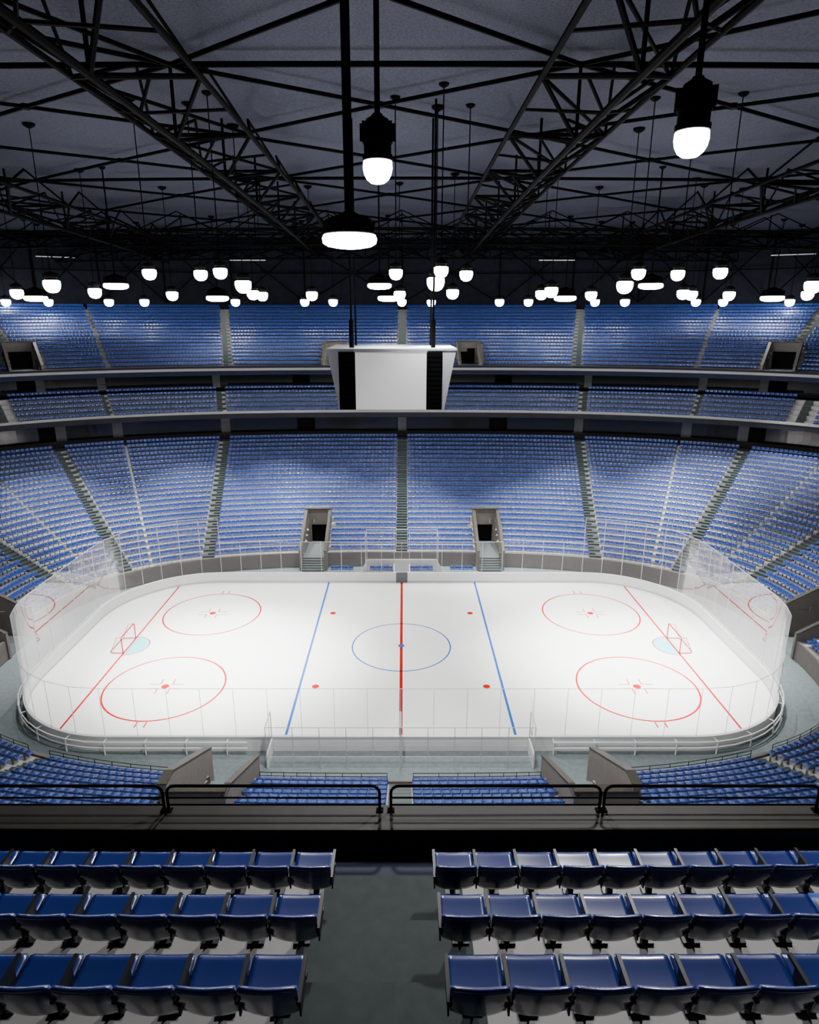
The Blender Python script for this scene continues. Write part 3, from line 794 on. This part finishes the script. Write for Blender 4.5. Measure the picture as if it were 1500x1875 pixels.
degs=list(np.linspace(30,150,17))
for d0,d1 in zip(degs,degs[1:]):
    a,_=onring(86.3,66.1,2.5,math.radians(d0)); b,_=onring(86.3,66.1,2.5,math.radians(d1))
    mb=MB(); zb,zt=31.5,41.2; dx,dy=b[0]-a[0],b[1]-a[1]; zz=zt-zb
    mb.tube((0,0,0),(0,0,zz),0.16,6); mb.tube((0,0,0),(dx,dy,zz),0.11,6); mb.tube((dx,dy,0),(0,0,zz),0.11,6)
    mb.tube((0,0,zz),(dx,dy,zz),0.14,6); mb.tube((0,0,zz*0.5),(dx,dy,zz*0.5),0.1,6)
    tag(mb.obj('wall_brace',[M_blk],loc=(a[0],a[1],zb)),'black steel cross braced frame along the outer wall','brace','outer wall braces')
for x,y in ((-26,63),(26,63),(-55,57),(60,53)):
    mb=MB(); ang=0 if abs(x)<30 else math.copysign(0.45,-x); c,s=math.cos(ang),math.sin(ang)
    mb.box(-3,3,-0.06,0.06,0,0.12,0,lambda u,d,z:(u*c-d*s,u*s+d*c,z)); mb.box(-3.1,3.1,-0.1,0.1,0.12,0.2,1,lambda u,d,z:(u*c-d*s,u*s+d*c,z))
    for u in (-2.5,2.5): mb.tube((u*c,u*s,0.2),(u*c,u*s,ceilz(x,y)-38.2),0.03,5,1)
    o=mb.obj('strip_light',[M_strip,M_blk],loc=(x,y,38.2)); tag(o,'thin cool white strip light hung under the roof','strip light','strip lights')

# ------------------------------------------------------------ railings
def railing_frame(x0,x1,y,z,h,label,grp):
    e_=(x0+x1)/2; w=(x1-x0)/2; mb=MB(); mb.ref=Vector((0,1,0)); r=0.12
    pts=[(-w,0,0)]
    for i in range(5):
        t=math.pi-math.pi/2*i/4; pts.append((-w+r+r*math.cos(t),0,h-r+r*math.sin(t)))
    for i in range(5):
        t=math.pi/2-math.pi/2*i/4; pts.append((w-r+r*math.cos(t),0,h-r+r*math.sin(t)))
    pts.append((w,0,0)); mb.pipe(pts,0.021,8)
    for hh in (0.1,0.22): 
        mb.tube((-w,0,hh),(w,0,hh),0.013,6)
    for x in (-w,w): mb.box(x-0.05,x+0.05,-0.04,0.04,-0.01,0.02)
    o=mb.obj('guard_rail',[M_blk],loc=(e_,y,z)); tag(o,label,'railing',grp)
for i,(x0,x1) in enumerate([(-9.3,-6.35),(-6.28,-3.22),(-3.16,-0.14),(0.02,3.0),(3.06,6.1),(6.16,9.2)]):
    railing_frame(x0,x1,-46.1,LZ,0.42,'black tubular guard rail with rounded corners on the balcony ledge','balcony guard rails')
def curve_rail(d0,d1):
    mb=MB(); n=24
    pts=[];c0,_=onring(LA-0.2,20.3,2.9,math.radians((d0+d1)/2))
    for i in range(n+1):
        p,_=onring(LA-0.2,20.3,2.9,math.radians(d0+(d1-d0)*i/n),0.1); pts.append((p[0]-c0[0],p[1]-c0[1]))
    for h in (0.55,0.3): mb.pipe([(x,y,h) for x,y in pts],0.02,6)
    for i in range(0,n+1,3): mb.tube((pts[i][0],pts[i][1],0),(pts[i][0],pts[i][1],0.55),0.02,6)
    o=mb.obj('front_rail',[M_blk],loc=(c0[0],c0[1],1.75)); tag(o,'thin black tubular railing on the low front wall','railing','front wall railings')
def td(x): return math.degrees(math.acos((abs(x)/(LA-0.2))**(1.45)))
for (xa,xb) in ((0.8,8.6),(12.6,22.5),(24.2,32)):
    a,b=td(xa),td(xb)
    curve_rail(360-a,360-b); curve_rail(180+b,180+a)

# ------------------------------------------------------------ world, camera
w=bpy.data.worlds.new('World'); S.world=w; w.use_nodes=True
w.node_tree.nodes['Background'].inputs[0].default_value=(0.5,0.6,1,1); w.node_tree.nodes['Background'].inputs[1].default_value=0.02
cd=bpy.data.cameras.new('Camera'); co=bpy.data.objects.new('Camera',cd); COL.objects.link(co)
co.location=CAMP; co.rotation_euler=(math.radians(90)-TH,0,0)
cd.sensor_fit='VERTICAL'; cd.sensor_height=24; cd.sensor_width=19.2; cd.lens=24*F/1875; cd.shift_x=11/1875; cd.clip_end=500
S.camera=co
